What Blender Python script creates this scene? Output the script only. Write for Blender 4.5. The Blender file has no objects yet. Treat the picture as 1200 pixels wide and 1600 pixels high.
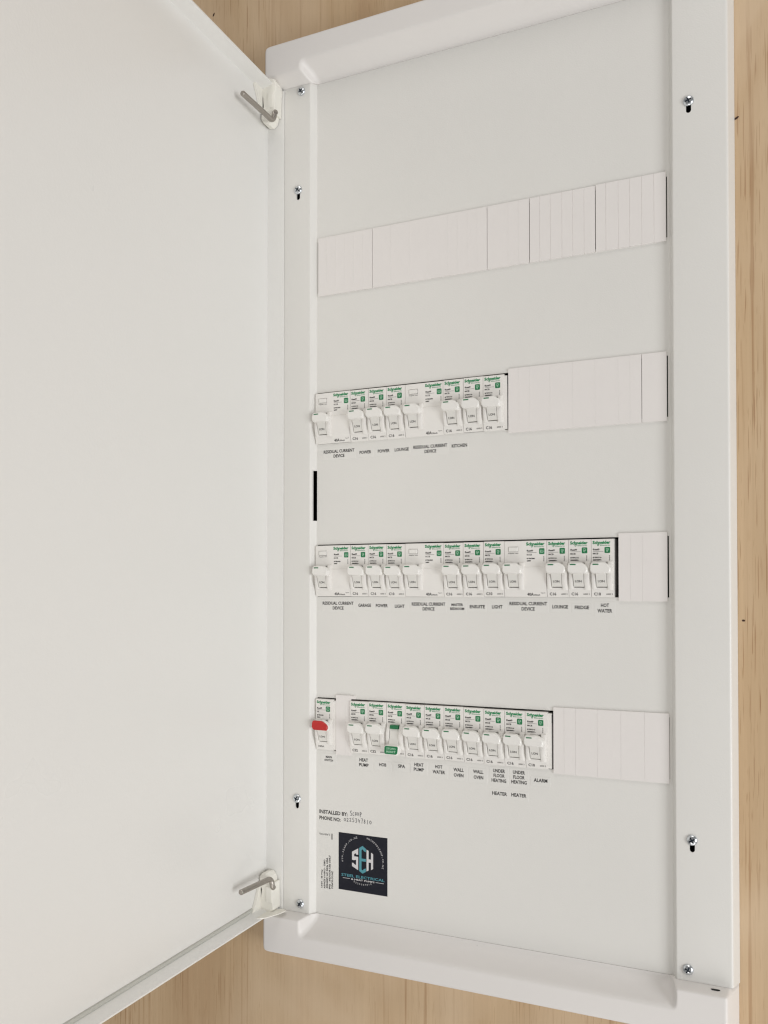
import bpy, bmesh, math, random
from mathutils import Matrix, Vector
random.seed(7)
S = bpy.context.scene
COL = S.collection
R = math.radians

# ------------------------------------------------------------------ camera
cam_d = bpy.data.cameras.new('camera')
cam_d.sensor_fit = 'VERTICAL'
cam_d.sensor_height = 36.0
cam_d.sensor_width = 27.0
cam_d.lens = 36.0 * 1500.0 / 1600.0
cam_d.shift_y = 98.5 / 1600.0
cam_d.clip_start = 0.02
cam_d.clip_end = 50.0
cam = bpy.data.objects.new('camera', cam_d)
COL.objects.link(cam)
cam.location = (0.4465, -0.7493, -0.29495)
cam.rotation_euler = (R(90 + 1.01), 0, R(26.785))
S.camera = cam

# ------------------------------------------------------------------ light
w = bpy.data.worlds.new('World')
S.world = w
w.use_nodes = True
bg = w.node_tree.nodes['Background']
bg.inputs['Color'].default_value = (1.0, 0.975, 0.95, 1)
bg.inputs['Strength'].default_value = 0.238

def area(name, loc, target, sx, sy, power, col):
    d = bpy.data.lights.new(name, 'AREA')
    d.shape = 'RECTANGLE'; d.size = sx; d.size_y = sy
    d.energy = power; d.color = col
    o = bpy.data.objects.new(name, d); COL.objects.link(o)
    o.location = loc
    o.rotation_euler = (Vector(target) - Vector(loc)).to_track_quat('-Z', 'Y').to_euler()
    return o
area('window_light', (2.1, -1.05, -0.62), (0.0, -0.1, -0.3), 0.8, 1.0, 25.0, (0.985, 0.99, 1.0))
area('ceiling_lamp', (0.35, -1.15, 1.75), (0.15, 0, -0.1), 1.2, 1.2, 13.5, (1.0, 0.95, 0.90))
area('floor_glow', (0.55, -1.25, -2.0), (0.15, 0, -0.3), 1.8, 1.2, 14.0, (1.0, 0.965, 0.93))

S.view_settings.view_transform = 'Standard'
S.view_settings.look = 'None'
S.view_settings.exposure = 0.06
S.cycles.pixel_filter_type = 'BLACKMAN_HARRIS'
S.cycles.filter_width = 1.25
S.view_settings.gamma = 1.0
S.view_settings.use_curve_mapping = False

# ------------------------------------------------------------------ materials
def nt(m):
    m.use_nodes = True
    return m.node_tree, m.node_tree.nodes, m.node_tree.links

def plain(name, col, rough=0.45, metal=0.0, bump=0.0, bscale=900.0, tint=0.03, tscale=14.0, coat=0.0, spec=0.5, smudge=0.15, specks=0.0):
    """painted / moulded surface: faint tonal drift, faint roughness drift, fine relief"""
    m = bpy.data.materials.new(name)
    t, n, l = nt(m)
    b = n['Principled BSDF']
    b.inputs['Metallic'].default_value = metal
    b.inputs['Specular IOR Level'].default_value = spec
    b.inputs['Coat Weight'].default_value = coat
    tc = n.new('ShaderNodeTexCoord')
    no = n.new('ShaderNodeTexNoise'); no.inputs['Scale'].default_value = tscale; no.inputs['Detail'].default_value = 4
    l.new(tc.outputs['Object'], no.inputs['Vector'])
    mx = n.new('ShaderNodeMixRGB')
    mx.inputs[1].default_value = (*[c * (1 - tint) for c in col], 1)
    mx.inputs[2].default_value = (*[min(1, c * (1 + tint)) for c in col], 1)
    l.new(no.outputs['Fac'], mx.inputs[0])
    out = mx.outputs[0]
    if specks > 0:      # a few grains of dirt and little scuffs
        vo = n.new('ShaderNodeTexVoronoi'); vo.inputs['Scale'].default_value = specks
        l.new(tc.outputs['Object'], vo.inputs['Vector'])
        th = n.new('ShaderNodeMapRange'); th.inputs['From Min'].default_value = 0.0009 * specks; th.inputs['From Max'].default_value = 0.0004 * specks
        l.new(vo.outputs['Distance'], th.inputs['Value'])
        m2 = n.new('ShaderNodeMixRGB'); m2.inputs[2].default_value = (0.16, 0.14, 0.125, 1)
        sc = n.new('ShaderNodeMath'); sc.operation = 'MULTIPLY'; sc.inputs[1].default_value = 0.75
        l.new(th.outputs['Result'], sc.inputs[0]); l.new(sc.outputs[0], m2.inputs[0]); l.new(out, m2.inputs[1]); out = m2.outputs[0]
    l.new(out, b.inputs['Base Color'])
    mr = n.new('ShaderNodeMapRange')
    mr.inputs['To Min'].default_value = rough * (1 - smudge); mr.inputs['To Max'].default_value = min(1, rough * (1 + smudge))
    l.new(no.outputs['Fac'], mr.inputs['Value']); l.new(mr.outputs['Result'], b.inputs['Roughness'])
    if bump > 0:
        n2 = n.new('ShaderNodeTexNoise'); n2.inputs['Scale'].default_value = bscale; n2.inputs['Detail'].default_value = 2
        l.new(tc.outputs['Object'], n2.inputs['Vector'])
        bp = n.new('ShaderNodeBump'); bp.inputs['Strength'].default_value = bump; bp.inputs['Distance'].default_value = 0.0004
        l.new(n2.outputs['Fac'], bp.inputs['Height']); l.new(bp.outputs['Normal'], b.inputs['Normal'])
    return m

M = {}
M['steel'] = plain('powder_coated_steel', (0.745, 0.735, 0.702), 0.40, bump=0.22, bscale=900, tint=0.014, smudge=0.25, specks=9.0)
M['door'] = plain('door_enamel', (0.790, 0.784, 0.757), 0.30, bump=0.28, bscale=420, tint=0.012, tscale=5, smudge=0.25, specks=6.0)
M['frame'] = plain('moulded_white_frame', (0.765, 0.741, 0.716), 0.42, bump=0.06, bscale=1500, tint=0.02, specks=14.0)
M['blank'] = plain('blanking_plastic', (0.785, 0.755, 0.731), 0.5, bump=0.05, bscale=2500, tint=0.02, tscale=30)
M['body'] = plain('breaker_plastic', (0.805, 0.785, 0.750), 0.36, bump=0.06, bscale=3000, tint=0.015, tscale=60)
M['toggle'] = plain('toggle_plastic', (0.815, 0.80, 0.765), 0.28, tint=0.01, tscale=60)
M['face'] = plain('stem_plastic', (0.74, 0.725, 0.685), 0.4, tint=0.01, tscale=60)
M['red'] = plain('red_plastic', (0.50, 0.022, 0.018), 0.38, tint=0.08, tscale=120)
M['cream'] = plain('cream_nylon', (0.83, 0.812, 0.745), 0.5, bump=0.05, bscale=1800, tint=0.02, tscale=40)
M['greyband'] = plain('grey_band', (0.50, 0.50, 0.455), 0.75, bump=0.2, bscale=2500, tint=0.05)
M['green'] = plain('logo_green', (0.010, 0.235, 0.085), 0.5, tint=0.05, tscale=200)
M['badge'] = plain('badge_green', (0.006, 0.175, 0.060), 0.45, tint=0.1, tscale=200)
M['badgemark'] = plain('badge_mark', (0.42, 0.68, 0.50), 0.5)
M['dash'] = plain('green_marker', (0.010, 0.16, 0.06), 0.4)
M['ink'] = plain('black_ink', (0.028, 0.027, 0.028), 0.6)
M['softink'] = plain('grey_ink', (0.055, 0.052, 0.052), 0.6)
M['paleink'] = plain('pale_grey_ink', (0.23, 0.22, 0.21), 0.6)
M['pen'] = plain('pen_ink', (0.085, 0.085, 0.095), 0.55)
M['tape'] = plain('label_tape', (0.752, 0.743, 0.711), 0.34, tint=0.006)
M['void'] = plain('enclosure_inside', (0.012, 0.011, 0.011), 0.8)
M['clip'] = plain('clip_grey', (0.18, 0.18, 0.175), 0.5)
M['sticker'] = plain('sticker_black', (0.010, 0.011, 0.019), 0.5, tint=0.25, tscale=60, spec=0.3)
M['teal'] = plain('sticker_teal', (0.085, 0.30, 0.36), 0.4)
M['silver'] = plain('sticker_white', (0.66, 0.65, 0.66), 0.4, tint=0.08, tscale=90)
M['pin'] = plain('brushed_nickel', (0.40, 0.37, 0.335), 0.36, metal=1.0, bump=0.25, bscale=900, tint=0.12, tscale=250)
M['zinc'] = plain('zinc_plate', (0.66, 0.69, 0.72), 0.24, metal=1.0, bump=0.25, bscale=1300, tint=0.18, tscale=420)
M['recess'] = plain('screw_recess', (0.05, 0.065, 0.085), 0.4, metal=1.0)

def wood():
    m = bpy.data.materials.new('pine_plywood')
    t, n, l = nt(m)
    b = n['Principled BSDF']
    tc = n.new('ShaderNodeTexCoord')
    def mapped(sx, sz, off=0.0):
        mp = n.new('ShaderNodeMapping'); mp.inputs['Scale'].default_value = (sx, 1.0, sz); mp.inputs['Location'].default_value = (off, off * .7, off * .3)
        l.new(tc.outputs['Object'], mp.inputs['Vector']); return mp.outputs['Vector']
    def noise(vec, sc, det=4, rough=0.5, dist=0.0):
        k = n.new('ShaderNodeTexNoise'); k.inputs['Scale'].default_value = sc; k.inputs['Detail'].default_value = det
        k.inputs['Roughness'].default_value = rough; k.inputs['Distortion'].default_value = dist
        l.new(vec, k.inputs['Vector']); return k.outputs['Fac']
    def ramp(fac, stops):
        r = n.new('ShaderNodeValToRGB'); e = r.color_ramp.elements
        while len(e) < len(stops): e.new(0.5)
        for q, (p, c) in zip(e, stops): q.position = p; q.color = c if len(c) == 4 else (*c, 1)
        l.new(fac, r.inputs['Fac']); return r.outputs['Color']
    def mul(a, c, fac=1.0, mode='MULTIPLY'):
        x = n.new('ShaderNodeMixRGB'); x.blend_type = mode
        if isinstance(fac, float): x.inputs[0].default_value = fac
        else: l.new(fac, x.inputs[0])
        l.new(a, x.inputs[1])
        if isinstance(c, tuple): x.inputs[2].default_value = (*c, 1)
        else: l.new(c, x.inputs[2])
        return x.outputs[0]
    # broad cathedral figure, long in Z
    g = noise(mapped(9.0, 0.9), 1.4, 5, 0.55, 0.6)
    base = ramp(g, [(0.28, (0.475, 0.315, 0.178)), (0.46, (0.535, 0.378, 0.222)), (0.60, (0.590, 0.432, 0.266)), (0.75, (0.520, 0.356, 0.205))])
    # fine fibre
    f = noise(mapped(260.0, 5.0, 3.0), 1.0, 3, 0.6)
    base = mul(base, ramp(f, [(0.25, (0.90, 0.88, 0.86)), (0.75, (1.06, 1.06, 1.06))]), 0.75)
    # resin streaks: short, thin, darker, gathered in bands
    s = noise(mapped(900.0, 19.0, 11.0), 1.0, 1.0, 0.5)
    band = noise(mapped(14.0, 1.6, 5.0), 1.0, 3, 0.6)
    sm = ramp(s, [(0.645, (0, 0, 0)), (0.675, (1, 1, 1))])
    bm_ = ramp(band, [(0.45, (0, 0, 0)), (0.57, (1, 1, 1))])
    mm = mul(sm, bm_)
    base = mul(base, (0.30, 0.150, 0.062), mul(mm, (0.70, 0.70, 0.70)), 'MIX')
    ls = noise(mapped(330.0, 3.2, 41.0), 1.0, 2, 0.55)
    lb = noise(mapped(11.0, 0.8, 47.0), 1.0, 2, 0.5)
    lm = mul(ramp(ls, [(0.585, (0, 0, 0)), (0.665, (0.75, 0.75, 0.75))]), ramp(lb, [(0.42, (0, 0, 0)), (0.56, (1, 1, 1))]))
    base = mul(base, (0.345, 0.190, 0.085), lm, 'MIX')
    po = noise(mapped(1500.0, 60.0, 31.0), 1.0, 1, 0.5)
    base = mul(base, (0.36, 0.21, 0.10), ramp(po, [(0.66, (0, 0, 0)), (0.72, (0.45, 0.45, 0.45))]), 'MIX')
    # milky filler blotches
    bl = noise(mapped(5.0, 3.2, 21.0), 1.2, 3, 0.5, 0.8)
    base = mul(base, (0.665, 0.510, 0.345), ramp(bl, [(0.47, (0, 0, 0)), (0.66, (0.7, 0.7, 0.7))]), 'MIX')
    l.new(base, b.inputs['Base Color'])
    b.inputs['Roughness'].default_value = 0.62
    bp = n.new('ShaderNodeBump'); bp.inputs['Strength'].default_value = 0.25; bp.inputs['Distance'].default_value = 0.0006
    l.new(f, bp.inputs['Height']); l.new(bp.outputs['Normal'], b.inputs['Normal'])
    return m
M['wood'] = wood()
M['knot'] = plain('knot_hole', (0.045, 0.018, 0.010), 0.8, tint=0.3, tscale=400)

# ------------------------------------------------------------------ helpers (all coordinates in millimetres: X right, Y into the wall, Z up)
K = 0.001
def link(name, me, mat=None, parent=None):
    o = bpy.data.objects.new(name, me)
    COL.objects.link(o)
    if mat is not None and me is not None and len(me.materials) == 0:
        me.materials.append(M[mat])
    if parent is not None:
        o.parent = parent
    return o

def mesh_from(verts, faces, smooth=None, name='mesh'):
    me = bpy.data.meshes.new(name)
    me.from_pydata([(x * K, y * K, z * K) for x, y, z in verts], [], faces)
    me.update()
    bm = bmesh.new(); bm.from_mesh(me)
    bmesh.ops.recalc_face_normals(bm, faces=bm.faces)
    bm.to_mesh(me); bm.free()
    if smooth is not None: shade(me, smooth)
    return me

def shade(me, deg=35):
    for p in me.polygons: p.use_smooth = True
    me.set_sharp_from_angle(angle=R(deg))

class MB:
    """collects pieces of one part"""
    def __init__(self): self.v = []; self.f = []
    def add(self, v, f):
        o = len(self.v); self.v += [tuple(p) for p in v]; self.f += [tuple(i + o for i in q) for q in f]; return self
    def box(self, x0, x1, y0, y1, z0, z1):
        v = [(x, y, z) for x in (x0, x1) for y in (y0, y1) for z in (z0, z1)]
        return self.add(v, [(0, 1, 3, 2), (4, 6, 7, 5), (0, 4, 5, 1), (2, 3, 7, 6), (0, 2, 6, 4), (1, 5, 7, 3)])
    def slab(self, x0, x1, y0, y1, z0, z1, c):
        """box whose front (-Y) rim is chamfered by c; y0 is the front"""
        v = [(x0, y1, z0), (x1, y1, z0), (x1, y1, z1), (x0, y1, z1),
             (x0, y0 + c, z0), (x1, y0 + c, z0), (x1, y0 + c, z1), (x0, y0 + c, z1),
             (x0 + c, y0, z0 + c), (x1 - c, y0, z0 + c), (x1 - c, y0, z1 - c), (x0 + c, y0, z1 - c)]
        f = [(0, 1, 2, 3), (8, 9, 10, 11)]
        for a in (0, 4):
            for i in range(4):
                j = (i + 1) % 4; f.append((a + i, a + j, a + 4 + j, a + 4 + i))
        return self.add(v, f)
    def prism_y(self, poly, y0, y1, c=0.0, cx=None, cz=None):
        """polygon in (x, z), front at y0 with a chamfer c, back at y1"""
        n = len(poly)
        if cx is None: cx = sum(p[0] for p in poly) / n; cz = sum(p[1] for p in poly) / n
        v = [(x, y1, z) for x, z in poly] + [(x, y0 + c, z) for x, z in poly]
        f = [tuple(range(n))] + [(i, (i + 1) % n, n + (i + 1) % n, n + i) for i in range(n)]
        if c > 0:
            ins = []
            for x, z in poly:
                d = math.hypot(x - cx, z - cz) or 1
                ins.append((x - (x - cx) / d * c, z - (z - cz) / d * c))
            v += [(x, y0 + c * 0.29, z) if False else (x, y0, z) for x, z in ins]
            f += [(n + i, n + (i + 1) % n, 2 * n + (i + 1) % n, 2 * n + i) for i in range(n)]
            f.append(tuple(range(2 * n, 3 * n)))
        else:
            f.append(tuple(range(n, 2 * n)))
        return self.add(v, f)
    def prism_x(self, prof, x0, x1):
        """closed profile in (y, z) swept along x"""
        n = len(prof)
        v = [(x0, y, z) for y, z in prof] + [(x1, y, z) for y, z in prof]
        return self.add(v, [tuple(range(n)), tuple(range(n, 2 * n))] + [(i, (i + 1) % n, n + (i + 1) % n, n + i) for i in range(n)])
    def prism_z(self, prof, z0, z1):
        n = len(prof)
        v = [(x, y, z0) for x, y in prof] + [(x, y, z1) for x, y in prof]
        return self.add(v, [tuple(range(n)), tuple(range(n, 2 * n))] + [(i, (i + 1) % n, n + (i + 1) % n, n + i) for i in range(n)])
    def ribbon(self, pts, wd, y):
        """flat stroke in the X-Z plane"""
        L = []; Rr = []
        for i, (x, z) in enumerate(pts):
            a = pts[max(0, i - 1)]; b = pts[min(len(pts) - 1, i + 1)]
            dx, dz = b[0] - a[0], b[1] - a[1]; d = math.hypot(dx, dz) or 1
            L.append((x - dz / d * wd / 2, y, z + dx / d * wd / 2)); Rr.append((x + dz / d * wd / 2, y, z - dx / d * wd / 2))
        n = len(pts)
        return self.add(L + Rr, [(i, i + 1, n + i + 1, n + i) for i in range(n - 1)])
    def tube(self, path, r, seg=14, cap=True):
        P = [Vector(p) for p in path]; rings = []
        up = Vector((0.31, 0.2, 0.93)).normalized()
        for i, p in enumerate(P):
            d = (P[min(i + 1, len(P) - 1)] - P[max(i - 1, 0)]).normalized()
            s = d.cross(up).normalized(); t = d.cross(s).normalized()
            rr = r[i] if isinstance(r, (list, tuple)) else r
            rings.append([p + (s * math.cos(2 * math.pi * k / seg) + t * math.sin(2 * math.pi * k / seg)) * rr for k in range(seg)])
        v = [q for ring in rings for q in ring]; f = []
        for i in range(len(P) - 1):
            for k in range(seg):
                k2 = (k + 1) % seg; f.append((i * seg + k, i * seg + k2, (i + 1) * seg + k2, (i + 1) * seg + k))
        if cap: f += [tuple(range(seg)), tuple(range((len(P) - 1) * seg, len(P) * seg))]
        return self.add(v, f)
    def mesh(self, smooth=30, name='mesh'): return mesh_from(self.v, self.f, smooth, name)
    def build(self, name, mat, parent=None, smooth=30): return link(name, self.mesh(smooth, name), mat, parent)

def fillet(pts, rads, seg=5):
    """open polyline (2-D) with rounded inner corners"""
    out = [pts[0]]
    for i in range(1, len(pts) - 1):
        p0, p, p1 = Vector(pts[i - 1]), Vector(pts[i]), Vector(pts[i + 1])
        r = rads[i] if isinstance(rads, (list, tuple)) else rads
        if r <= 0: out.append(tuple(p)); continue
        a = (p0 - p).normalized(); b = (p1 - p).normalized()
        ang = a.angle(b); t = min(r / math.tan(ang / 2), (p0 - p).length * .49, (p1 - p).length * .49)
        A = p + a * t; B = p + b * t
        for k in range(seg + 1):
            s = k / seg; q = A.lerp(p, s).lerp(p.lerp(B, s), s); out.append(tuple(q))
    out.append(pts[-1]); return out

def offset_poly(pts, d):
    out = []
    for i in range(len(pts)):
        a = Vector(pts[max(0, i - 1)]); b = Vector(pts[min(len(pts) - 1, i + 1)])
        t = (b - a).normalized(); out.append((pts[i][0] - t.y * d, pts[i][1] + t.x * d))
    return out

def circle(cx, cz, rx, rz=None, n=20, a0=0):
    rz = rz or rx
    return [(cx + rx * math.cos(a0 + 2 * math.pi * i / n), cz + rz * math.sin(a0 + 2 * math.pi * i / n)) for i in range(n)]

def stadium(cx, z0, z1, r, n=7):
    p = [(cx + r * math.cos(math.pi * i / n), z1 - r + r * math.sin(math.pi * i / n)) for i in range(n + 1)]
    p += [(cx - r * math.cos(math.pi * i / n), z0 + r - r * math.sin(math.pi * i / n)) for i in range(n + 1)]
    return p

def boolean(me, cut):
    a = bpy.data.objects.new('tmp_a', me); b = bpy.data.objects.new('tmp_b', cut)
    COL.objects.link(a); COL.objects.link(b)
    m = a.modifiers.new('cut', 'BOOLEAN'); m.operation = 'DIFFERENCE'; m.solver = 'EXACT'; m.object = b
    dg = bpy.context.evaluated_depsgraph_get(); dg.update()
    r = bpy.data.meshes.new_from_object(a.evaluated_get(dg))
    bpy.data.objects.remove(a); bpy.data.objects.remove(b)
    return r

# lettering: outlines of Blender's own face, fitted into a box in the X-Z plane
_tc = {}
def glyphs(s, bold=0.0, res=2, spacing=1.0):
    k = (s, bold, res, spacing)
    if k not in _tc:
        c = bpy.data.curves.new('t', 'FONT'); c.body = s; c.offset = bold; c.resolution_u = res; c.space_character = spacing
        o = bpy.data.objects.new('t', c); COL.objects.link(o)
        dg = bpy.context.evaluated_depsgraph_get(); dg.update()
        me = bpy.data.meshes.new_from_object(o.evaluated_get(dg))
        V = [(v.co.x, v.co.y) for v in me.vertices]; F = [tuple(p.vertices) for p in me.polygons]
        bpy.data.objects.remove(o); bpy.data.meshes.remove(me)
        x0 = min(v[0] for v in V); x1 = max(v[0] for v in V); y0 = min(v[1] for v in V); y1 = max(v[1] for v in V)
        _tc[k] = ([((x - x0) / (x1 - x0), (y - y0) / (y1 - y0)) for x, y in V], F, (x1 - x0) / (y1 - y0))
    return _tc[k]
def text_box(mb, s, x0, x1, zc, h, y, bold=0.0, rot=0, slant=0.0, spacing=1.0):
    """rot 90: reads upwards, x0..x1 is then the run along +Z and zc the X of its middle"""
    V, F, _ = glyphs(s, bold, spacing=spacing)
    P = []
    for a, b in V:
        p = x0 + a * (x1 - x0) + slant * (b - .5) * h; q = zc + (b - .5) * h
        if rot == 90: P.append((2 * zc - q, y, p))
        elif rot == 180: P.append((x0 + x1 - p, y, 2 * zc - q))
        else: P.append((p, y, q))
    mb.add(P, F); return mb

def tag(o, label, cat, group=None):
    o['label'] = label; o['category'] = cat
    if group: o['group'] = group
    return o
def empty(name, loc):
    o = bpy.data.objects.new(name, None); COL.objects.link(o)
    o.empty_display_size = 0.01
    o.location = [c * K for c in loc]; return o

PITCH = 137.85
ZT, ZB = 168.6, -583.8          # cover top and bottom
WALL = 8.0

# ------------------------------------------------------------------ the wall
wb = MB()
X0, X1, Z0, Z1 = -700, 760, -1000, 560
hx0, hx1, hz0, hz1 = -36, 346, -606, 192
for (a, b, c, d) in ((X0, hx0, Z0, Z1), (hx1, X1, Z0, Z1), (hx0, hx1, hz1, Z1), (hx0, hx1, Z0, hz0)):
    wb.box(a, b, WALL, WALL + 17, c, d)
wall = wb.build('wall', 'wood', None, None)
wall['kind'] = 'structure'
for (x, z, rx, rz, tilt) in ((360.6, 60.8, 2.3, 0.9, 0.5), (363.4, -316.2, 1.1, 0.8, 0.0), (-123, 271.6, 0.9, 2.0, -0.5)):
    n = 12; v = []; f = []
    ring = []
    for k in range(n):
        a = 2 * math.pi * k / n; q = 1 + random.uniform(-.18, .18)
        px, pz = rx * q * math.cos(a), rz * q * math.sin(a)
        ring.append((x + px * math.cos(tilt) - pz * math.sin(tilt), z + px * math.sin(tilt) + pz * math.cos(tilt)))
    MB().prism_y(ring, WALL - 0.12, WALL + 0.5).build('knot', 'knot', wall)

# ------------------------------------------------------------------ the switchboard
board = tag(empty('distribution_board', (155, 0, -207)), 'white wall mounted electrical switchboard with its tall door swung open', 'switchboard')
board_off = Matrix.Translation(Vector((-155 * K, 0, 207 * K)))
def onboard(o):
    o.parent = board; o.matrix_parent_inverse = board_off; return o

# enclosure behind the cover: five dark sides
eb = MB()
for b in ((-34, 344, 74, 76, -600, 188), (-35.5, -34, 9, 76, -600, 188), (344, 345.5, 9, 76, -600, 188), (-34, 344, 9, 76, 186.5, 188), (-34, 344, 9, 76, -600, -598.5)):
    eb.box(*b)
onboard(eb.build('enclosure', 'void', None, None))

# moulded bars above and below the cover (relief surface with a finger pocket)
def smax(a, b, k=2.5):
    h = max(0.0, min(1.0, 0.5 + 0.5 * (a - b) / k)); return b + (a - b) * h + k * h * (1 - h)
def smin(a, b, k=2.5): return -smax(-a, -b, k)
FACE = -18.0
def frame_bar(sign):
    """sign +1: top bar, -1: bottom bar"""
    U0, U1 = -46.0, 354.0
    if sign > 0: v0, v1, lip, pk = ZT + 0.16, 206.0, 176.6, 185.0
    else: v0, v1, lip, pk = -(ZB - 0.16), 620.0, 586.8, 601.0
    us = [U0 + i * 0.8 for i in range(0, 12)] + [U0 + 9.6 + i * 1.6 for i in range(1, 17)]
    us += [-10 + i * 0.8 for i in range(0, 28)]
    us += [13 + (300 - 13) * i / 26 for i in range(0, 27)]
    us += [300.8 + i * 0.8 for i in range(0, 26)]
    us += [323 + i * 2.5 for i in range(0, 9)] + [345 + i * 0.75 for i in range(0, 13)]
    us = sorted(set(round(x, 3) for x in us if U0 <= x <= U1))
    if us[-1] < U1: us.append(U1)
    nv = int((v1 - v0) / 0.7); vs = [v0 + (v1 - v0) * i / nv for i in range(nv + 1)]
    RC = 6.0
    verts = []; faces = []
    for v in vs:
        for u in us:
            slope_l = -6.0 - 12.0 * (v - v0) / (lip - v0)
            ypk = -0.3 - 17.7 * ((max(0.0, v - v0 - 1.0) / (pk - v0 - 1.0)) ** 1.55)
            yend = smin(-18 + 18 * (u + 7.5) / 7.0, -18 + 18 * (317.5 - u) / 5.5, 3)
            yend = min(yend, 22)
            y = smax(slope_l, smin(ypk, yend, 12.0), 2.5)
            y = smax(y, FACE, 3.2)
            pu, pv = u, v
            d = min(u - U0, U1 - u, v1 - v)
            # rounded outer corners
            cu = (U0 + RC - u) / RC if u < U0 + RC else ((u - (U1 - RC)) / RC if u > U1 - RC else 0)
            cv = (v - (v1 - RC)) / RC if v > v1 - RC else 0
            if cu > 0 and cv > 0:
                nu = cu * math.sqrt(1 - cv * cv / 2); nvv = cv * math.sqrt(1 - cu * cu / 2)
                pu = U0 + RC - nu * RC if u < 100 else U1 - RC + nu * RC
                pv = v1 - RC + nvv * RC
            rr = 2.2
            if d < rr: y = y + rr - math.sqrt(max(0, rr * rr - (rr - d) ** 2))
            verts.append((pu, y, pv * sign))
    nu_ = len(us); nv_ = len(vs)
    for j in range(nv_ - 1):
        for i in range(nu_ - 1):
            faces.append((j * nu_ + i, j * nu_ + i + 1, (j + 1) * nu_ + i + 1, (j + 1) * nu_ + i))
    # outer skirt back to the wall, with a little draft
    rim = [j * nu_ for j in range(nv_)] + [(nv_ - 1) * nu_ + i for i in range(1, nu_)] + [j * nu_ + nu_ - 1 for j in range(nv_ - 2, -1, -1)]
    base = len(verts)
    for q in rim:
        x, y, z = verts[q]
        ox = -4.5 if abs(x - U0) < RC and x < U0 + 3 else (4.6 if x > U1 - 3 else 0)
        oz = 4.0 * sign if abs(z) > v1 - 3 else 0
        verts.append((x + ox, WALL - 0.05, z + oz))
    for k in range(len(rim) - 1): faces.append((rim[k], rim[k + 1], base + k + 1, base + k))
    b2 = len(verts)
    for i in range(nu_):
        x, y, z = verts[i]; verts.append((x, y + 7.0, z))
    for i in range(nu_ - 1): faces.append((i, i + 1, b2 + i + 1, b2 + i))
    me = mesh_from(verts, faces, 50)
    return onboard(link('frame_bar', me, 'frame'))
bt = frame_bar(1); bt['label'] = 'moulded top bar of the frame with a long finger pocket'
bb = frame_bar(-1); bb['label'] = 'moulded bottom bar of the frame with a long finger pocket'
sl = MB().prism_z([(342.5, -11.8), (346.5, -11.8), (347.8, -11.0), (346.5, -10.3), (342.5, -10.3), (341.2, -11.0)], -585.9, -584.55)
sl.build('catch_hole_shade', 'void', bb, None)  # solid dark piece stands for the shade inside a small catch hole

# cover: two raised strips and a recessed panel, one folded sheet with real openings
prof = fillet([(-43, WALL - 0.3), (-43, -6), (-3.9, -6), (-0.3, 0), (312.9, 0), (316.0, -6), (356.2, -6), (359.3, WALL - 0.3)], [0, 2, 1.6, 1.0, 1.6, 1.6, 2.2, 0], 5)
inner = offset_poly(prof, 1.2)
if sum(1 for (a, b), (c, d) in zip(prof, inner) if d > b) < len(prof) / 2: inner = offset_poly(prof, -1.2)
cover_me = MB().prism_z(prof + inner[::-1], ZB, ZT).mesh(None)
cut = MB()
rowx = {0: (0.6, 311.05), 1: (0.6, 311.05), 2: (0.6, 311.05), 3: (0.6, 311.05)}
for k in range(4):
    zc = -PITCH * k
    cut.box(rowx[k][0], rowx[k][1], -3, 4, zc - 23.5, zc + 23.5)
cut.box(-2.7, 0.25, -5.4, 4, -230.5, -185.0)
KEYS = [(-16.6, 72.7), (-16.8, -481.8), (328.2, 74.9), (327.9, -479.5)]
for x, z in KEYS: cut.prism_y(stadium(x, z - 9.0, z + 2, 1.9), -10, 0)
cover_me = boolean(cover_me, cut.mesh(None)); shade(cover_me, 28)
cover = onboard(link('cover_panel', cover_me, 'steel'))

# screws
dome = MB()
prof_s = [(4.0, 0.0), (4.0, -0.5), (3.7, -1.1), (3.1, -1.6), (2.2, -2.0), (1.2, -2.2)]
seg = 28; v = []; f = []
for r_, y_ in prof_s:
    v += [(r_ * math.cos(2 * math.pi * i / seg), y_, r_ * math.sin(2 * math.pi * i / seg)) for i in range(seg)]
for j in range(len(prof_s) - 1):
    for i in range(seg): f.append((j * seg + i, j * seg + (i + 1) % seg, (j + 1) * seg + (i + 1) % seg, (j + 1) * seg + i))
f.append(tuple(range(seg))); f.append(tuple(range((len(prof_s) - 1) * seg, len(prof_s) * seg)))
dome.add(v, f)
def cross(r, wd, a0=0):
    p = []
    for k in range(4):
        a = a0 + k * math.pi / 2; c, s_ = math.cos(a), math.sin(a)
        for (x, z) in ((r, -wd), (r, wd), (wd, wd)): p.append((x * c - z * s_, x * s_ + z * c))
    return p
screw_me = boolean(dome.mesh(None), MB().prism_y(cross(2.35, 0.55), -4, -0.7).mesh(None)); shade(screw_me, 40)
recess_me = MB().prism_y(cross(2.3, 0.52), -0.80, -0.3).mesh(None)
for (x, z) in [(-13.3, 163.0), (-13.2, -576.0), (324.5, -575.6), (324.5, 163.0)] + KEYS:
    s_ = link('screw', screw_me, 'zinc'); onboard(s_)
    a = random.uniform(0, 1.5)
    s_.location = (x * K, -6.02 * K, z * K); s_.rotation_euler = (0, a, 0)
    rc = link('screw_recess', recess_me, 'recess', s_)

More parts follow.
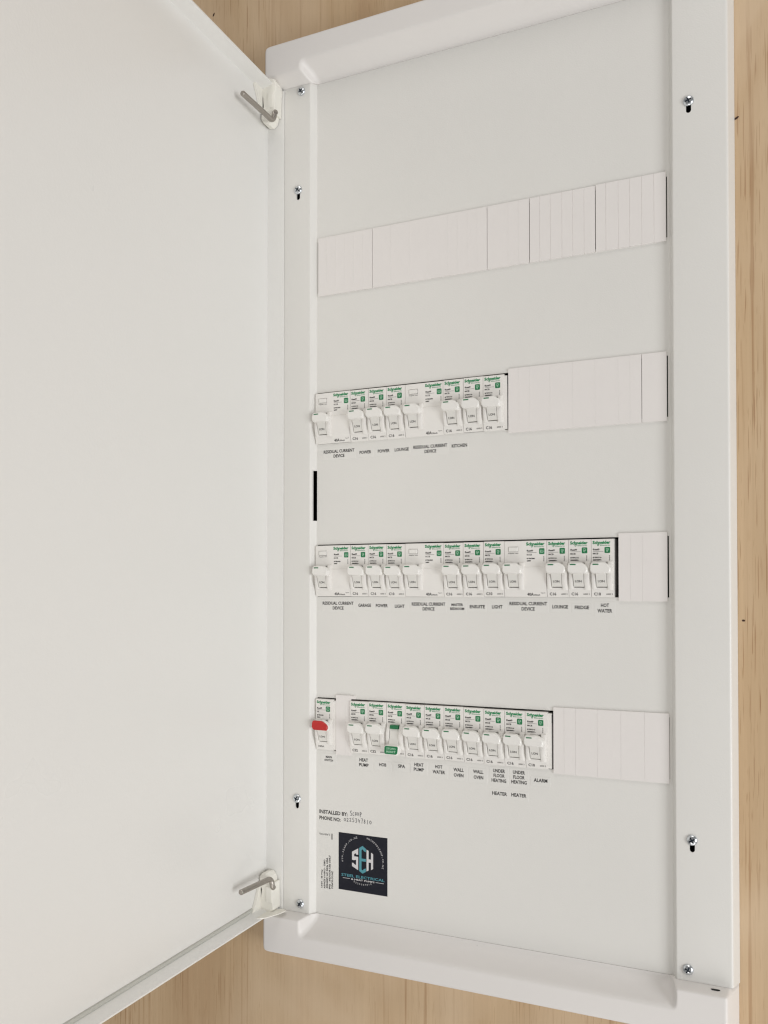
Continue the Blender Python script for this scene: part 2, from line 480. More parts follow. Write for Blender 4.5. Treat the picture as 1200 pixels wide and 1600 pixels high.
# ------------------------------------------------------------------ the door, standing open about its left edge
TH = R(5.0)
DO = Vector((-48.3, -9.0, 0))
door_M = Matrix(((math.cos(TH), math.sin(TH), 0, DO.x * K), (math.sin(TH), -math.cos(TH), 0, DO.y * K), (0, 0, 1, 0), (0, 0, 0, 1)))
def D(n, a, z):
    """door coordinates: n off the skin, a out from the hinge"""
    return (DO.x + n * math.cos(TH) + a * math.sin(TH), DO.y + n * math.sin(TH) - a * math.cos(TH), z)
def dmesh(mb): mb.v = [D(*p) for p in mb.v]; return mb
DZT, DZB, DW = 167.6, -582.6, 398.0
dm = MB()
# inner pan: sweep of the rim profile round the four sides (n, inset)
rimp = fillet([(0.0, 30.0), (0.0, 3.6), (12.6, 0.0), (12.6, -1.3), (-1.6, -1.3), (-1.6, 30.0)], [0, 1.2, 0.25, 0.25, 1.6, 0], 4)
hinge_in = lambda q: q if (q > 6 or q < 0) else 0.0 if q < 3.9 else q - 3.6
corners = [(0.0, DZB), (DW, DZB), (DW, DZT), (0.0, DZT)]
rings = []
for ci, (ca, cz) in enumerate(corners):
    sa = 1 if ca == 0 else -1; sz = 1 if cz == DZB else -1
    ring = []
    for (n_, ins) in rimp:
        nn = n_ * (17.0 / 12.6 if (n_ > 2 and ci in (0, 3)) else 1.0)
        ring.append((nn, ca + sa * (hinge_in(ins) if ci in (0, 3) else ins), cz + sz * ins))
    rings.append(ring)
n_r = len(rimp)
# hinge wall is deeper than the other three: corners on that side carry the deeper rim only along the hinge edge
V = []; F = []
for ci in range(4):
    for (n_, a, z) in rings[ci]: V.append((n_, a, z))
# flat copies of the hinge corners with the shallow rim for the long edges
sh = []
for ci in (0, 3):
    ca, cz = corners[ci]; sz = 1 if cz == DZB else -1
    sh.append(len(V))
    for (n_, ins) in rimp: V.append((n_, ca + hinge_in(ins), cz + sz * ins))
def strip(p, q):
    for k in range(n_r - 1): F.append((p + k, p + k + 1, q + k + 1, q + k))
strip(3 * n_r, 0)            # hinge side (deep)
strip(sh[0], n_r)            # bottom
strip(n_r, 2 * n_r)          # free side
strip(2 * n_r, sh[1])        # top
c0, c1, c2, c3 = 0, n_r, 2 * n_r, 3 * n_r
F.append((c0, c1, c2, c3)); F.append((c0 + n_r - 1, c1 + n_r - 1, c2 + n_r - 1, c3 + n_r - 1))
dm.add(V, F)
door = onboard(link('door', dmesh(dm).mesh(32), 'door'))
door['label'] = 'white sheet steel door swung open towards the room'

# hinge brackets in the two door corners
def bracket(top):
    if top:
        poly = [(0.3, 167), (4, 172), (9, 174), (13.5, 172.5), (15.6, 168), (15.8, 163), (15.0, 160), (14.6, 141), (12.4, 141.5), (11.0, 136), (7.5, 132.8), (3.2, 133.6), (0.8, 137), (1.0, 142.4), (3.2, 147.5), (2.4, 157)]
        z = 1
    else:
        poly = [(0.3, -581), (4, -582.2), (12, -582.3), (14.8, -580.5), (14.6, -574), (14.4, -556.5), (12.2, -556.8), (11, -551), (7.5, -548.2), (3.4, -548.6), (0.8, -551.5), (0.9, -556.5), (3, -562.5), (2, -571)]
        z = -1
    n = len(poly)
    mb = MB()
    cn = sum(p[0] for p in poly) / n; cz = sum(p[1] for p in poly) / n
    rings = []
    for (a, c) in ((0.6, 0), (12.8, 0), (13.6, 0.35), (14.0, 0.9)):
        rg = []
        for p, q in poly:
            d = math.hypot(p - cn, q - cz); rg.append((p - (p - cn) / d * c, a, q - (q - cz) / d * c))
        rings.append(rg)
    vv = [p for r_ in rings for p in r_]
    ff = [tuple(range(n)), tuple(range(3 * n, 4 * n))]
    for j in range(3):
        for i in range(n): ff.append((j * n + i, j * n + (i + 1) % n, (j + 1) * n + (i + 1) % n, (j + 1) * n + i))
    mb.add(vv, ff)
    o = dmesh(mb).build('hinge_bracket', 'cream', door, 25)
    # thin web along the skin, left of the body, and a foot plate
    wbm = MB()
    zz = (lambda v_: v_)
    if top: pts = [(14.2, 168.2), (30, 166.8), (24, 158), (17, 146), (14.2, 142)]
    else: pts = [(14.2, -582.0), (31, -581.4), (24, -574), (17, -561), (14.2, -557)]
    v_ = [(0.25, a, q) for a, q in pts] + [(2.6, a, q) for a, q in pts]
    m_ = len(pts)
    wbm.add(v_, [tuple(range(m_)), tuple(range(m_, 2 * m_))] + [(i, (i + 1) % m_, m_ + (i + 1) % m_, m_ + i) for i in range(m_)])
    dmesh(wbm).build('web', 'cream', o, 25)
    # small raised pad and boss on the face
    pd = MB()
    zc = 152.5 if top else -566.5
    pp = [(7.6, zc - 7), (13.6, zc - 7), (13.6, zc + 7), (7.6, zc + 7)]
    vv = [(p, 13.9, q) for p, q in pp] + [(p + (0.4 if p < 12 else -.4), 14.7, q + (0.4 if q < zc else -.4)) for p, q in pp]
    pd.add(vv, [(0, 1, 2, 3), (4, 5, 6, 7)] + [(i, (i + 1) % 4, 4 + (i + 1) % 4, 4 + i) for i in range(4)])
    dmesh(pd).build('pad', 'cream', o, 25)
    if not top:
        fp = MB()
        loop = [(1, 33), (9, 35), (16, 30), (22, 16), (24, 6), (19, 3), (12, 6), (4, 14)]
        vv = [(n_, a, -582.35) for n_, a in loop] + [(n_, a, -581.6) for n_, a in loop]
        q = len(loop)
        fp.add(vv, [tuple(range(q)), tuple(range(q, 2 * q))] + [(i, (i + 1) % q, q + (i + 1) % q, q + i) for i in range(q)])
        dmesh(fp).build('foot_plate', 'cream', o, 25)
    return o
bracket(True); bracket(False)

# hinge pins: round bar standing straight out, bent into its bracket
def pin(z, up, y0, y1, tip):
    s_ = 1 if up else -1
    px = -32.0
    path = [(px, y0 - .6, z + tip), (px, y0, z + tip), (px, y0 * .7 + y1 * .3, z + tip * .7), (px, y0 * .3 + y1 * .7, z + tip * .3)]
    rb = 3.4
    for k in range(0, 8):
        a = k / 7 * math.pi / 2
        path.append((px + 1.4 * k / 7, y1 - rb + rb * math.sin(a), z + s_ * rb * (1 - math.cos(a))))
    path.append((px + 1.6, y1 + .3, z + s_ * 6.6)); path.append((px + 1.6, y1 + 2.2, z + s_ * 8.6))
    rad = [1.9, 2.35] + [2.4] * (len(path) - 2)
    return MB().tube(path, rad, 18).build('hinge_pin', 'pin', door, 35)
pin(131.8, True, -72.0, -25.0, 3.2); pin(-550.6, False, -71.5, -26.0, 0.3)

# raised strip coloured grey along the bottom of the door
sb = MB()
pr = [(0.05, 3.4), (1.6, 3.5), (1.9, 4.6), (1.3, 6.0), (0.05, 6.4)]
v_ = [(n_, 26, DZB + q) for n_, q in pr] + [(n_, 388, DZB + q) for n_, q in pr]
q5 = len(pr)
sb.add(v_, [tuple(range(q5)), tuple(range(q5, 2 * q5))] + [(i, (i + 1) % q5, q5 + (i + 1) % q5, q5 + i) for i in range(q5)])
dmesh(sb).build('bottom_strip', 'greyband', door, 30)

# ------------------------------------------------------------------ adhesive labels on the cover
LABELS = [
 [('RESIDUAL CURRENT', 7.2, 38.8, -168.5), ('DEVICE', 17.5, 28.7, -172.7)],
 [('POWER', 44.0, 55.7, -171.2)], [('POWER', 62.2, 73.8, -171.3)], [('LOUNGE', 78.8, 92.4, -171.2)],
 [('RESIDUAL CURRENT', 96.7, 128.4, -170.3), ('DEVICE', 107.3, 118.3, -174.5)], [('KITCHEN', 132.5, 146.5, -171.5)],
 [('RESIDUAL CURRENT', 6.3, 38.0, -305.0), ('DEVICE', 16.8, 27.9, -309.3)], [('GARAGE', 42.9, 55.6, -306.7)],
 [('POWER', 60.3, 72.0, -306.9)], [('LIGHT', 78.9, 88.3, -307.3)],
 [('RESIDUAL CURRENT', 95.1, 126.5, -305.3), ('DEVICE', 105.4, 116.5, -309.4)], [('MASTER', 132.1, 142.6, -305.7), ('BEDROOM', 130.9, 143.7, -309.1)],
 [('ENSUITE', 148.6, 162.1, -307.2)], [('LIGHT', 168.3, 177.5, -307.2)],
 [('RESIDUAL CURRENT', 183.6, 215.4, -304.4), ('DEVICE', 193.9, 205.0, -308.7)], [('LOUNGE', 219.7, 232.6, -306.8)],
 [('FRIDGE', 238.0, 249.6, -307.2)], [('HOT', 258.9, 265.3, -305.4), ('WATER', 256.1, 267.8, -309.7)],
 [('MAIN', 9.7, 16.0, -443.0), ('SWITCH', 8.4, 17.2, -445.9)], [('HEAT', 44.0, 52.6, -442.9), ('PUMP', 43.7, 53.2, -447.3)],
 [('HOB', 63.6, 70.6, -445.6)], [('SPA', 82.0, 88.7, -445.4)], [('HEAT', 97.5, 106.1, -442.8), ('PUMP', 96.9, 106.4, -446.9)],
 [('HOT', 117.0, 123.6, -443.0), ('WATER', 114.6, 126.1, -447.5)], [('WALL', 133.7, 143.0, -444.1), ('OVEN', 134.0, 142.8, -448.6)],
 [('WALL', 151.3, 160.5, -444.2), ('OVEN', 151.9, 160.4, -448.8)],
 [('UNDER', 169.0, 179.4, -442.0), ('FLOOR', 169.4, 179.0, -445.9), ('HEATING', 167.7, 180.4, -449.9)],
 [('UNDER', 186.2, 196.4, -441.8), ('FLOOR', 186.5, 196.1, -445.8), ('HEATING', 184.8, 197.9, -449.7)],
 [('HEATER', 168.2, 181.1, -460.5)], [('HEATER', 184.8, 197.6, -460.3)], [('ALARM', 203.8, 215.2, -446.7)],
]
TAPE = -0.13; PRINT = -0.20
for g in LABELS:
    x0 = min(t[1] for t in g); x1 = max(t[2] for t in g); za = max(t[3] for t in g); zb = min(t[3] for t in g)
    xm = (x0 + x1) / 2; hw = max((x1 - x0) / 2 + 1.2, 8.3)
    if hw > 12: hw = (x1 - x0) / 2 + 1.3
    words = ' '.join(t[0] for t in g).lower()
    st = onboard(MB().slab(xm - hw, xm + hw, TAPE, 0.03, zb - (3.4 if hw > 12 else 4.6), za + 3.0, 0.05).build('label_sticker', 'tape', None, None))
    lt = MB()
    for t, a, b, z in g:
        h = 2.9
        if t in ('MAIN', 'SWITCH'): h = 2.0
        if t in ('MASTER', 'BEDROOM'): h = 2.3
        text_box(lt, t, a, b, z, h, PRINT, 0.028)
    lt.build('lettering', 'ink', st, None)

# printed and handwritten notes low on the left
def note(name): return name
nb = MB(); text_box(nb, 'INSTALLED BY:', 3.1, 32.1, -492.4, 3.4, -0.1, 0.03)
text_box(nb, 'PHONE NO:', 3.1, 24.9, -498.0, 3.4, -0.1, 0.03)
onboard(nb.build('printed_lettering', 'softink', None, None))
STROKES = {
 'S': [[(.85, .9), (.5, 1), (.15, .8), (.3, .55), (.7, .42), (.8, .18), (.45, 0), (.05, .12)]],
 'E': [[(.75, .62), (.3, .6), (.15, .3), (.3, .04), (.75, .1)]],
 'A': [[(.1, -.1), (.2, .6), (.6, .75), (.75, .1)], [(.15, .3), (.7, .35)]],
 'H': [[(.15, .8), (.2, 0)], [(.75, .8), (.75, 0)], [(.15, .4), (.75, .45)]],
 'P': [[(.25, -.1), (.3, .85), (.75, .75), (.7, .5), (.3, .42)]],
 '0': [[(.5, .75), (.15, .45), (.3, .1), (.7, .1), (.85, .45), (.55, .76)]],
 '2': [[(.1, .65), (.45, .8), (.7, .6), (.4, .25), (.1, .05), (.85, .08)]],
 '5': [[(.85, .95), (.3, .9), (.25, .5), (.7, .45), (.75, .12), (.4, -.05), (.1, .05)]],
 '3': [[(.15, .85), (.7, .85), (.4, .5), (.75, .3), (.5, -.05), (.1, .05)]],
 '4': [[(.3, .9), (.15, .4), (.85, .4)], [(.7, .7), (.6, -.1)]],
 '7': [[(.1, .9), (.85, .9), (.6, .4), (.55, -.15)]],
 '8': [[(.75, .8), (.35, .85), (.3, .6), (.7, .3), (.5, .0), (.2, .15), (.4, .4), (.75, .75)]],
 '1': [[(.5, .95), (.45, -.05)]],
}
def smooth_pts(p, k=4):
    out = []
    for i in range(len(p) - 1):
        p0 = p[max(0, i - 1)]; p1 = p[i]; p2 = p[i + 1]; p3 = p[min(len(p) - 1, i + 2)]
        for s_ in range(k):
            t = s_ / k
            out.append(tuple(0.5 * ((2 * p1[j]) + (-p0[j] + p2[j]) * t + (2 * p0[j] - 5 * p1[j] + 4 * p2[j] - p3[j]) * t * t + (-p0[j] + 3 * p1[j] - 3 * p2[j] + p3[j]) * t ** 3) for j in (0, 1)))
    out.append(p[-1]); return out
hb = MB()
def handwrite(s, x0, x1, z, h):
    cw = (x1 - x0) / len(s)
    for i, c in enumerate(s):
        dz = random.uniform(-.25, .25); sc = random.uniform(.9, 1.08)
        for st in STROKES[c]:
            hb.ribbon([(x0 + cw * i + p * cw * .82, z + dz + (q - .4) * h * sc) for p, q in smooth_pts(st)], 0.42, -0.1)
handwrite('SEAHP', 34.7, 46.8, -491.2, 4.2)
handwrite('0225347810', 28.2, 56.6, -497.0, 3.7)
onboard(hb.build('handwriting', 'pen', None, None))
nb = MB(); text_box(nb, '(LABVOR)', 3.2, 14.2, -512.3, 2.2, -0.1, 0.0, 180)
nb.box(15.7, 16.6, -0.12, 0.05, -516.4, -511.2)
for s_, x, za, zb in (('UNIT : 48 Way', 5.9, -544.1, -560.7), ('AS/NZS 61439.3 - DBO', 8.5, -535.2, -560.9), ('230/400V AC 50Hz 100A', 11.2, -533.1, -560.5), ('IP42 - INDOOR USE ONLY', 13.85, -530.5, -560.7), ('VYNCO.CO.NZ', 16.5, -544.4, -560.3)):
    text_box(nb, s_, zb, za, x, 1.8, -0.1, 0.035, 90)
onboard(nb.build('rating_print', 'softink', None, None))

# black installer's sticker
SX0, SX1, SZ0, SZ1 = 23.05, 71.6, -559.3, -508.9
def sp(u, v): return (SX0 + u * (SX1 - SX0), SZ1 + v * (SZ0 - SZ1))
stk = onboard(MB().slab(SX0, SX1, -0.16, 0.03, SZ0, SZ1, 0.05).build('company_sticker', 'sticker', None, None))
stk['label'] = 'square black sticker with a white and teal hexagon monogram'
_fl = [0]
def flat(mb, pts, y=-0.24):
    _fl[0] += 1; y -= 0.006 * (_fl[0] % 9)
    P = [sp(*p) for p in pts]; mb.add([(x, y, z) for x, z in P], [tuple(range(len(P)))])
wm = MB()
sw = 0.043
# S (left third of the hexagon), drawn as a chain of quads
def S_letter(mb):
    L, Rr = .281, .409; tL, tR, bL, bR = .312, .241, .5625, .62
    ln = lambda u, y0, y1: y0 + (u - L) / (Rr - L) * (y1 - y0)
    a, b = L + .044, Rr - .044
    top = lambda u: ln(u, tL, tR); bot = lambda u: ln(u, bL, bR)
    g = .062
    flat(mb, [(L, top(L)), (Rr, top(Rr)), (Rr, top(Rr) + g), (L, top(L) + g)])
    flat(mb, [(L, top(L) + g - .004), (a, top(a) + g - .004), (a, .43), (L, .455)])
    flat(mb, [(b, top(b) + g - .004), (Rr, top(Rr) + g - .004), (Rr, .352), (b, .352)])
    flat(mb, [(a - .002, .388), (Rr, .388), (Rr, .436), (a - .002, .455), (L + .01, .455), (L + .01, .43)])
    flat(mb, [(b, .43), (Rr, .43), (Rr, bot(Rr) - g + .004), (b, bot(b) - g + .004)])
    flat(mb, [(L, .505), (L + .036, .505), (L + .036, bot(L + .036) - g + .004), (L, bot(L) - g + .004)])
    flat(mb, [(L, bot(L) - g), (Rr, bot(Rr) - g), (Rr, bot(Rr)), (L, bot(L))])
S_letter(wm)
flat(wm, [(.58, .24), (.58 + sw, .262), (.58 + sw, .597), (.58, .62)])
flat(wm, [(.714 - sw, .285), (.714, .307), (.714, .563), (.714 - sw, .585)])
flat(wm, [(.58, .405), (.714, .405), (.714, .46), (.58, .46)])
# ruled lines and small print
flat(wm, [(.09, .785), (.235, .785), (.235, .792), (.09, .792)])
flat(wm, [(.765, .785), (.93, .785), (.93, .792), (.765, .792)])
def stx(mb, s_, u0, u1, vc, h, bold=0.02, sl=0.0):
    a = sp(u0, vc); b = sp(u1, vc); text_box(mb, s_, a[0], b[0], a[1], h, -0.24, bold, 0, sl)
stx(wm, '& HEAT PUMPS', .262, .742, .79, 1.45, 0.02)
def arc_text(mb, s_, uc, vc, r, a0, a1, h, flip=False):
    n = len(s_)
    for i, ch in enumerate(s_):
        if ch == ' ': continue
        a = R(a0 + (a1 - a0) * i / (n - 1))
        V, F, asp = glyphs(ch, 0.0)
        cx, cz = sp(uc, vc); px, pz = cx + r * math.cos(a), cz + r * math.sin(a)
        t = a - math.pi / 2 if not flip else a + math.pi / 2
        hh = h * (0.3 if ch == '.' else 1.0); ww = min(hh * asp, h * 0.95)
        P = []
        for (p, q) in V:
            x = (p - .5) * ww; z = q * hh - h / 2
            P.append((px + x * math.cos(t) - z * math.sin(t), -0.24, pz + x * math.sin(t) + z * math.cos(t)))
        mb.add(P, F)
arc_text(wm, 'WWW.SEAHP.CO.NZ', .4975, .44, 20.3, 188, 107, 1.55)
arc_text(wm, 'MATHEW@SEAHP.CO.NZ', .4975, .44, 20.3, 76, -12, 1.55)
arc_text(wm, '0225347810', .4975, .44, 21.2, 247, 293, 1.45, True)
wm.build('white_print', 'silver', stk, None)
tm = MB()
e0, e1 = .43, .567; ew = .047
flat(tm, [(e0, .231), (e0 + ew, .262), (e0 + ew, .60), (e0, .63)])
flat(tm, [(e0, .231), (.4985, .187), (.4985, .245), (e0 + ew, .262)])
flat(tm, [(.4985, .187), (e1, .231), (e1, .29), (e1 - .04, .275), (.4985, .245)])
flat(tm, [(e0, .63), (e0 + ew, .60), (.4985, .612), (.4985, .668)])
flat(tm, [(.4985, .668), (.4985, .612), (e1 - .04, .585), (e1, .57), (e1, .63)])
flat(tm, [(e0 + .01, .408), (e1, .408), (e1, .455), (e0 + .01, .455)])
stx(tm, 'STEEL ELECTRICAL', .06, .945, .735, 2.35, 0.015)
tm.build('teal_print', 'teal', stk, None)

# ------------------------------------------------------------------ blanking plates (each snapped-in plate is a thing, its scored segments are parts)
BH = 26.4
def plate(name, row, edges, label, y=-1.3, ztop=BH, zbot=-BH, tab=None, gap=0.03):
    zc = -PITCH * row; x0, x1 = edges[0], edges[-1]
    t = tag(empty(name, ((x0 + x1) / 2, 0, zc)), label, 'blanking plate', 'blanking plates in the unused slots')
    cx = (x0 + x1) / 2
    bk = MB().box(x0 - cx + 0.25, x1 - cx - 0.25, y + 0.28, 0.02, zbot + 0.3, ztop - 0.3)
    if tab: bk.box(tab[0] - cx, tab[1] - cx, y + .4, 0.02, tab[2], tab[3])
    bk.build('backing', 'blank', t, None)
    for i in range(len(edges) - 1):
        a, b = edges[i] - cx, edges[i + 1] - cx
        MB().slab(a + gap, b - gap, y - random.uniform(0, gap), -0.05, zbot, ztop, gap * 1.3).build('segment', 'blank', t, None)
    return t
plate('blanking_plate', 0, [1.8, 10.5, 19.7, 28.9, 38.1, 47.6, 57.1], 'leftmost blanking plate in the empty top row, beside the hinge strip', gap=0.012)
plate('blanking_plate', 0, [57.5, 75.4, 93.3, 111.2, 129.2, 138.2, 147.2, 156.1, 164.9], 'widest blanking plate in the empty top row, second from the left', gap=0.014)
plate('blanking_plate', 0, [165.3, 183.4, 192.4, 201.5], 'narrow blanking plate in the middle of the empty top row', gap=0.016)
plate('blanking_plate', 0, [201.9, 210.4, 219.2, 228.8, 237.7, 246.8, 255.8], 'scored blanking plate in the top row, second from its right end', gap=0.11)
plate('blanking_plate', 0, [256.2, 264.3, 273.9, 282.8, 292.1, 301.3, 310.5], 'scored blanking plate at the right end of the empty top row', -1.5, BH + .4, -BH, gap=0.11)
plate('blanking_plate', 1, [183.3, 192.5, 201.2, 218.6, 237.3, 255.2, 273.3, 282.5, 291.3], 'wide blanking plate right of the kitchen circuit breakers', gap=0.02)
plate('blanking_plate', 1, [291.7, 310.3], 'small square blanking plate at the right end of the second row')
plate('blanking_plate', 2, [273.1, 282.2, 291.3, 310.1], 'blanking plate right of the hot water breaker in the third row')
plate('blanking_plate', 3, [220.5, 229.2, 238.5, 255.8, 274.3, 292.4, 310.9], 'blanking plate right of the alarm breaker in the bottom row', -1.3, BH, -BH, gap=0.06)
plate('blanking_plate', 3, [20.9, 31.0, 36.0], 'slim blanking plate between the red main switch and the first heat pump breaker', -1.5, BH + .3, -BH, (34, 40.4, 23.6, BH))

# ------------------------------------------------------------------ circuit breakers
DY = -0.55           # the row sits a touch low in its opening
HB = 22.85
LY = -2.6            # label face
def body_mesh(wd):
    mb = MB()
    pr = [(40, HB), (-2.0, HB), (LY, HB - .5), (LY, 1.7), (LY - .5, 1.2), (LY - .8, -15), (-2.4, -18), (-1.4, -HB + .5), (-0.9, -HB), (40, -HB)]
    mb.prism_x(pr, 0.16, wd - 0.16)
    # two cheeks beside the toggle
    def cheek(xa, xb, za, zb, dep):
        pts = [(-2.0, za)] + [(LY - .4 - dep * math.sin(math.pi * (0.04 + 0.92 * k / 9)), za + (zb - za) * k / 9) for k in range(10)] + [(-1.6, zb)]
        n = len(pts)
        ins = 0.55
        v = [(xa, y, z) for y, z in pts] + [(xa + ins, y - .25, z) for y, z in pts] + [(xb - ins, y - .25, z) for y, z in pts] + [(xb, y, z) for y, z in pts]
        f = [tuple(range(n)), tuple(range(3 * n, 4 * n))]
        for j in range(3):
            for i in range(n): f.append((j * n + i, j * n + (i + 1) % n, (j + 1) * n + (i + 1) % n, (j + 1) * n + i))
        mb.add(v, f)
    cheek(1.0, 4.0, 4.5, -16.2, 3.0)
    cheek(13.2, 17.2, 5.0, -17.0, 3.6)
    return mb
def finish_body(wd):
    base = MB(); full = body_mesh(wd)
    n_body = 20
    base.v = full.v[:n_body]; base.f = [q for q in full.f if max(q) < n_body]
    cutm = MB().box(4.35, 13.15, -8, -0.4, -15.3, 4.3)
    if wd > 20: cutm.box(3.4, 12.0, -8, LY + 1.2, HB - 9.1, HB - 4.7)
    me = boolean(base.mesh(None), cutm.mesh(None))
    bm = bmesh.new(); bm.from_mesh(me)
    rest = MB(); rest.v = full.v[n_body:]; rest.f = [tuple(i - n_body for i in q) for q in full.f if min(q) >= n_body]
    bm.from_mesh(rest.mesh(None)); out = bpy.data.meshes.new('body'); bm.to_mesh(out); bm.free()
    shade(out, 28); return out
BODY = {18: finish_body(18.0), 36: finish_body(36.0)}
def head_poly(): return [(2.6, 4.6), (10.2, 4.6), (12.2, 4.1), (15.4, 1.9), (16.8, 0.1), (17.0, -2.6), (15.8, -4.3), (3.2, -4.4), (1.6, -3.7), (0.5, -1.8), (0.6, 1.6), (1.4, 4.0)]
def toggle_mesh():
    mb = MB()
    p = head_poly()
    n = len(p); cx, cz = 8.8, 0.1
    rings = []
    for (y, c) in ((-5.0, 0.0), (-8.7, 0.0), (-9.7, 0.32), (-10.25, 0.95)):
        rings.append([(x - (x - cx) * c / 8, y, z - (z - cz) * c / 4.5) for x, z in p])
    v = [q for r_ in rings for q in r_]; f = [tuple(range(n)), tuple(range(3 * n, 4 * n))]
    for j in range(3):
        for i in range(n): f.append((j * n + i, j * n + (i + 1) % n, (j + 1) * n + (i + 1) % n, (j + 1) * n + i))
    mb.add(v, f)
    return mb.mesh(30)
def stem_mesh():
    mb = MB()
    mb.prism_x([(-8.2, -3.4), (-7.4, -5.4), (-5.4, -11.0), (-4.6, -14.2), (-4.2, -14.6), (-2, -14.6), (-2, -3.4)], 4.7, 12.9)
    return mb.mesh(28)
TOG = toggle_mesh(); STEM = stem_mesh()
def brand_mesh(x0, x1):
    mb = MB(); wd = x1 - x0
    text_box(mb, 'Schneider', x0, x1, HB - 2.7, 2.65, LY - .06, 0.05)
    a = x0 + wd * .31
    mb.ribbon([(a + .55 * math.cos(t), HB - 4.75 + .62 * math.sin(t)) for t in [R(q) for q in range(100, 470, 30)]], 0.42, LY - .06)
    mb.ribbon([(a + .8, HB - 3.7), (a + .75, HB - 4.6)], 0.42, LY - .06)
    text_box(mb, 'Electric', x0 + wd * .43, x0 + wd * .97, HB - 4.95, .95, LY - .06, 0.02)
    return mb.mesh(None)
def print_mesh(x0, kind, l1, l2, xv):
    mb = MB(); y = LY - .06; T = HB
    text_box(mb, 'Resi9', x0, x0 + 5.2, T - 8.2, 1.5, y, 0.05)
    mb.ribbon([(x0, T - 9.75), (x0 + 8.2, T - 9.75)], 0.22, y)
    text_box(mb, kind, x0, x0 + (4.2 if len(kind) > 2 else 2.2), T - 11.4, 1.3, y, 0.035)
    text_box(mb, l1, x0, x0 + 6.7, T - 14.5, 1.15, y, 0.075)
    text_box(mb, l2, x0, x0 + (7.1 if len(l2) > 5 else 3.6), T - 16.4, 1.15, y, 0.075)
    text_box(mb, 'CN 2119', T - 17.0, T - 12.8, xv, .85, y, 0.05, 90)
    return mb.mesh(None)
def badge_mesh(x0):
    x1 = x0 + 4.4; z1 = HB - 6.4; z0 = HB - 11.1; r = .7; p = []
    for (cx, cz, a) in ((x1 - r, z1 - r, 0), (x0 + r, z1 - r, 90), (x0 + r, z0 + r, 180), (x1 - r, z0 + r, 270)):
        p += [(cx + r * math.cos(R(a + q)), cz + r * math.sin(R(a + q))) for q in (0, 30, 60, 90)]
    return MB().prism_y(p, LY - .10, LY + .05).mesh(None)
def mark_mesh(x0, kind):
    mb = MB(); cx = x0 + 2.2; cz = HB - 8.75; y = LY - .16
    if kind == 'MCB':
        mb.ribbon([(cx - 1.1, cz + 1.2), (cx + .1, cz + 1.35), (cx + 1.2, cz + .7)], .34, y)
        mb.ribbon([(cx - .9, cz + .8), (cx - .6, cz - 1.0), (cx + .5, cz - 1.4)], .36, y)
        mb.ribbon([(cx - .3, cz - .3), (cx + .4, cz + .3), (cx + 1.3, cz - .1)], .42, y)
        mb.ribbon([(cx + .2, cz + .2), (cx + .3, cz - .9)], .36, y)
    elif kind == 'RCCB':
        for d in (-1.1, 0, 1.1): mb.ribbon([(cx + d, cz + 1.2), (cx + d * .8, cz - .4)], .38, y)
        mb.ribbon([(cx - 1.4, cz - .1), (cx - .9, cz - 1.1), (cx + .9, cz - 1.1), (cx + 1.4, cz - .1)], .38, y)
    else:
        mb.ribbon([(cx + 1.35 * math.cos(R(q)), cz + 1.45 * math.sin(R(q))) for q in range(0, 361, 30)], .36, y)
        mb.ribbon([(cx, cz + .8), (cx, cz - .8)], .34, y)
    return mb.mesh(None)
CACHE = {}
def cached(key, fn):
    if key not in CACHE: CACHE[key] = fn()
    return CACHE[key]
def rating_mesh(s, x0, x1, z, h):
    return text_box(MB(), s, x0, x1, z, h, -1.95, 0.008).mesh(None)
# the lower face leans back; printing there follows its slope
def lower_print(s, x0, x1, z, h, bold=0.006):
    mb = text_box(MB(), s, x0, x1, z, h, 0, bold)
    ya, za, yb, zb = -2.4, -18.0, -1.4, -HB + .5
    mb.v = [(x, ya + (yb - ya) * (q - za) / (zb - za) - .07, q) for x, _, q in mb.v]
    return mb.mesh(None)
def stem_print():
    mb = text_box(MB(), 'I.ON', 6.0, 11.2, -10.3, 1.85, 0, 0.025)
    def ys(z):
        P = [(-7.4, -5.4), (-5.4, -11.0), (-4.6, -14.2)]
        for (ya, za), (yb, zb) in zip(P, P[1:]):
            if z >= zb: return ya + (yb - ya) * (z - za) / (zb - za)
        return -4.6
    mb.v = [(x, ys(q) - .08, q) for x, _, q in mb.v]
    return mb.mesh(None)

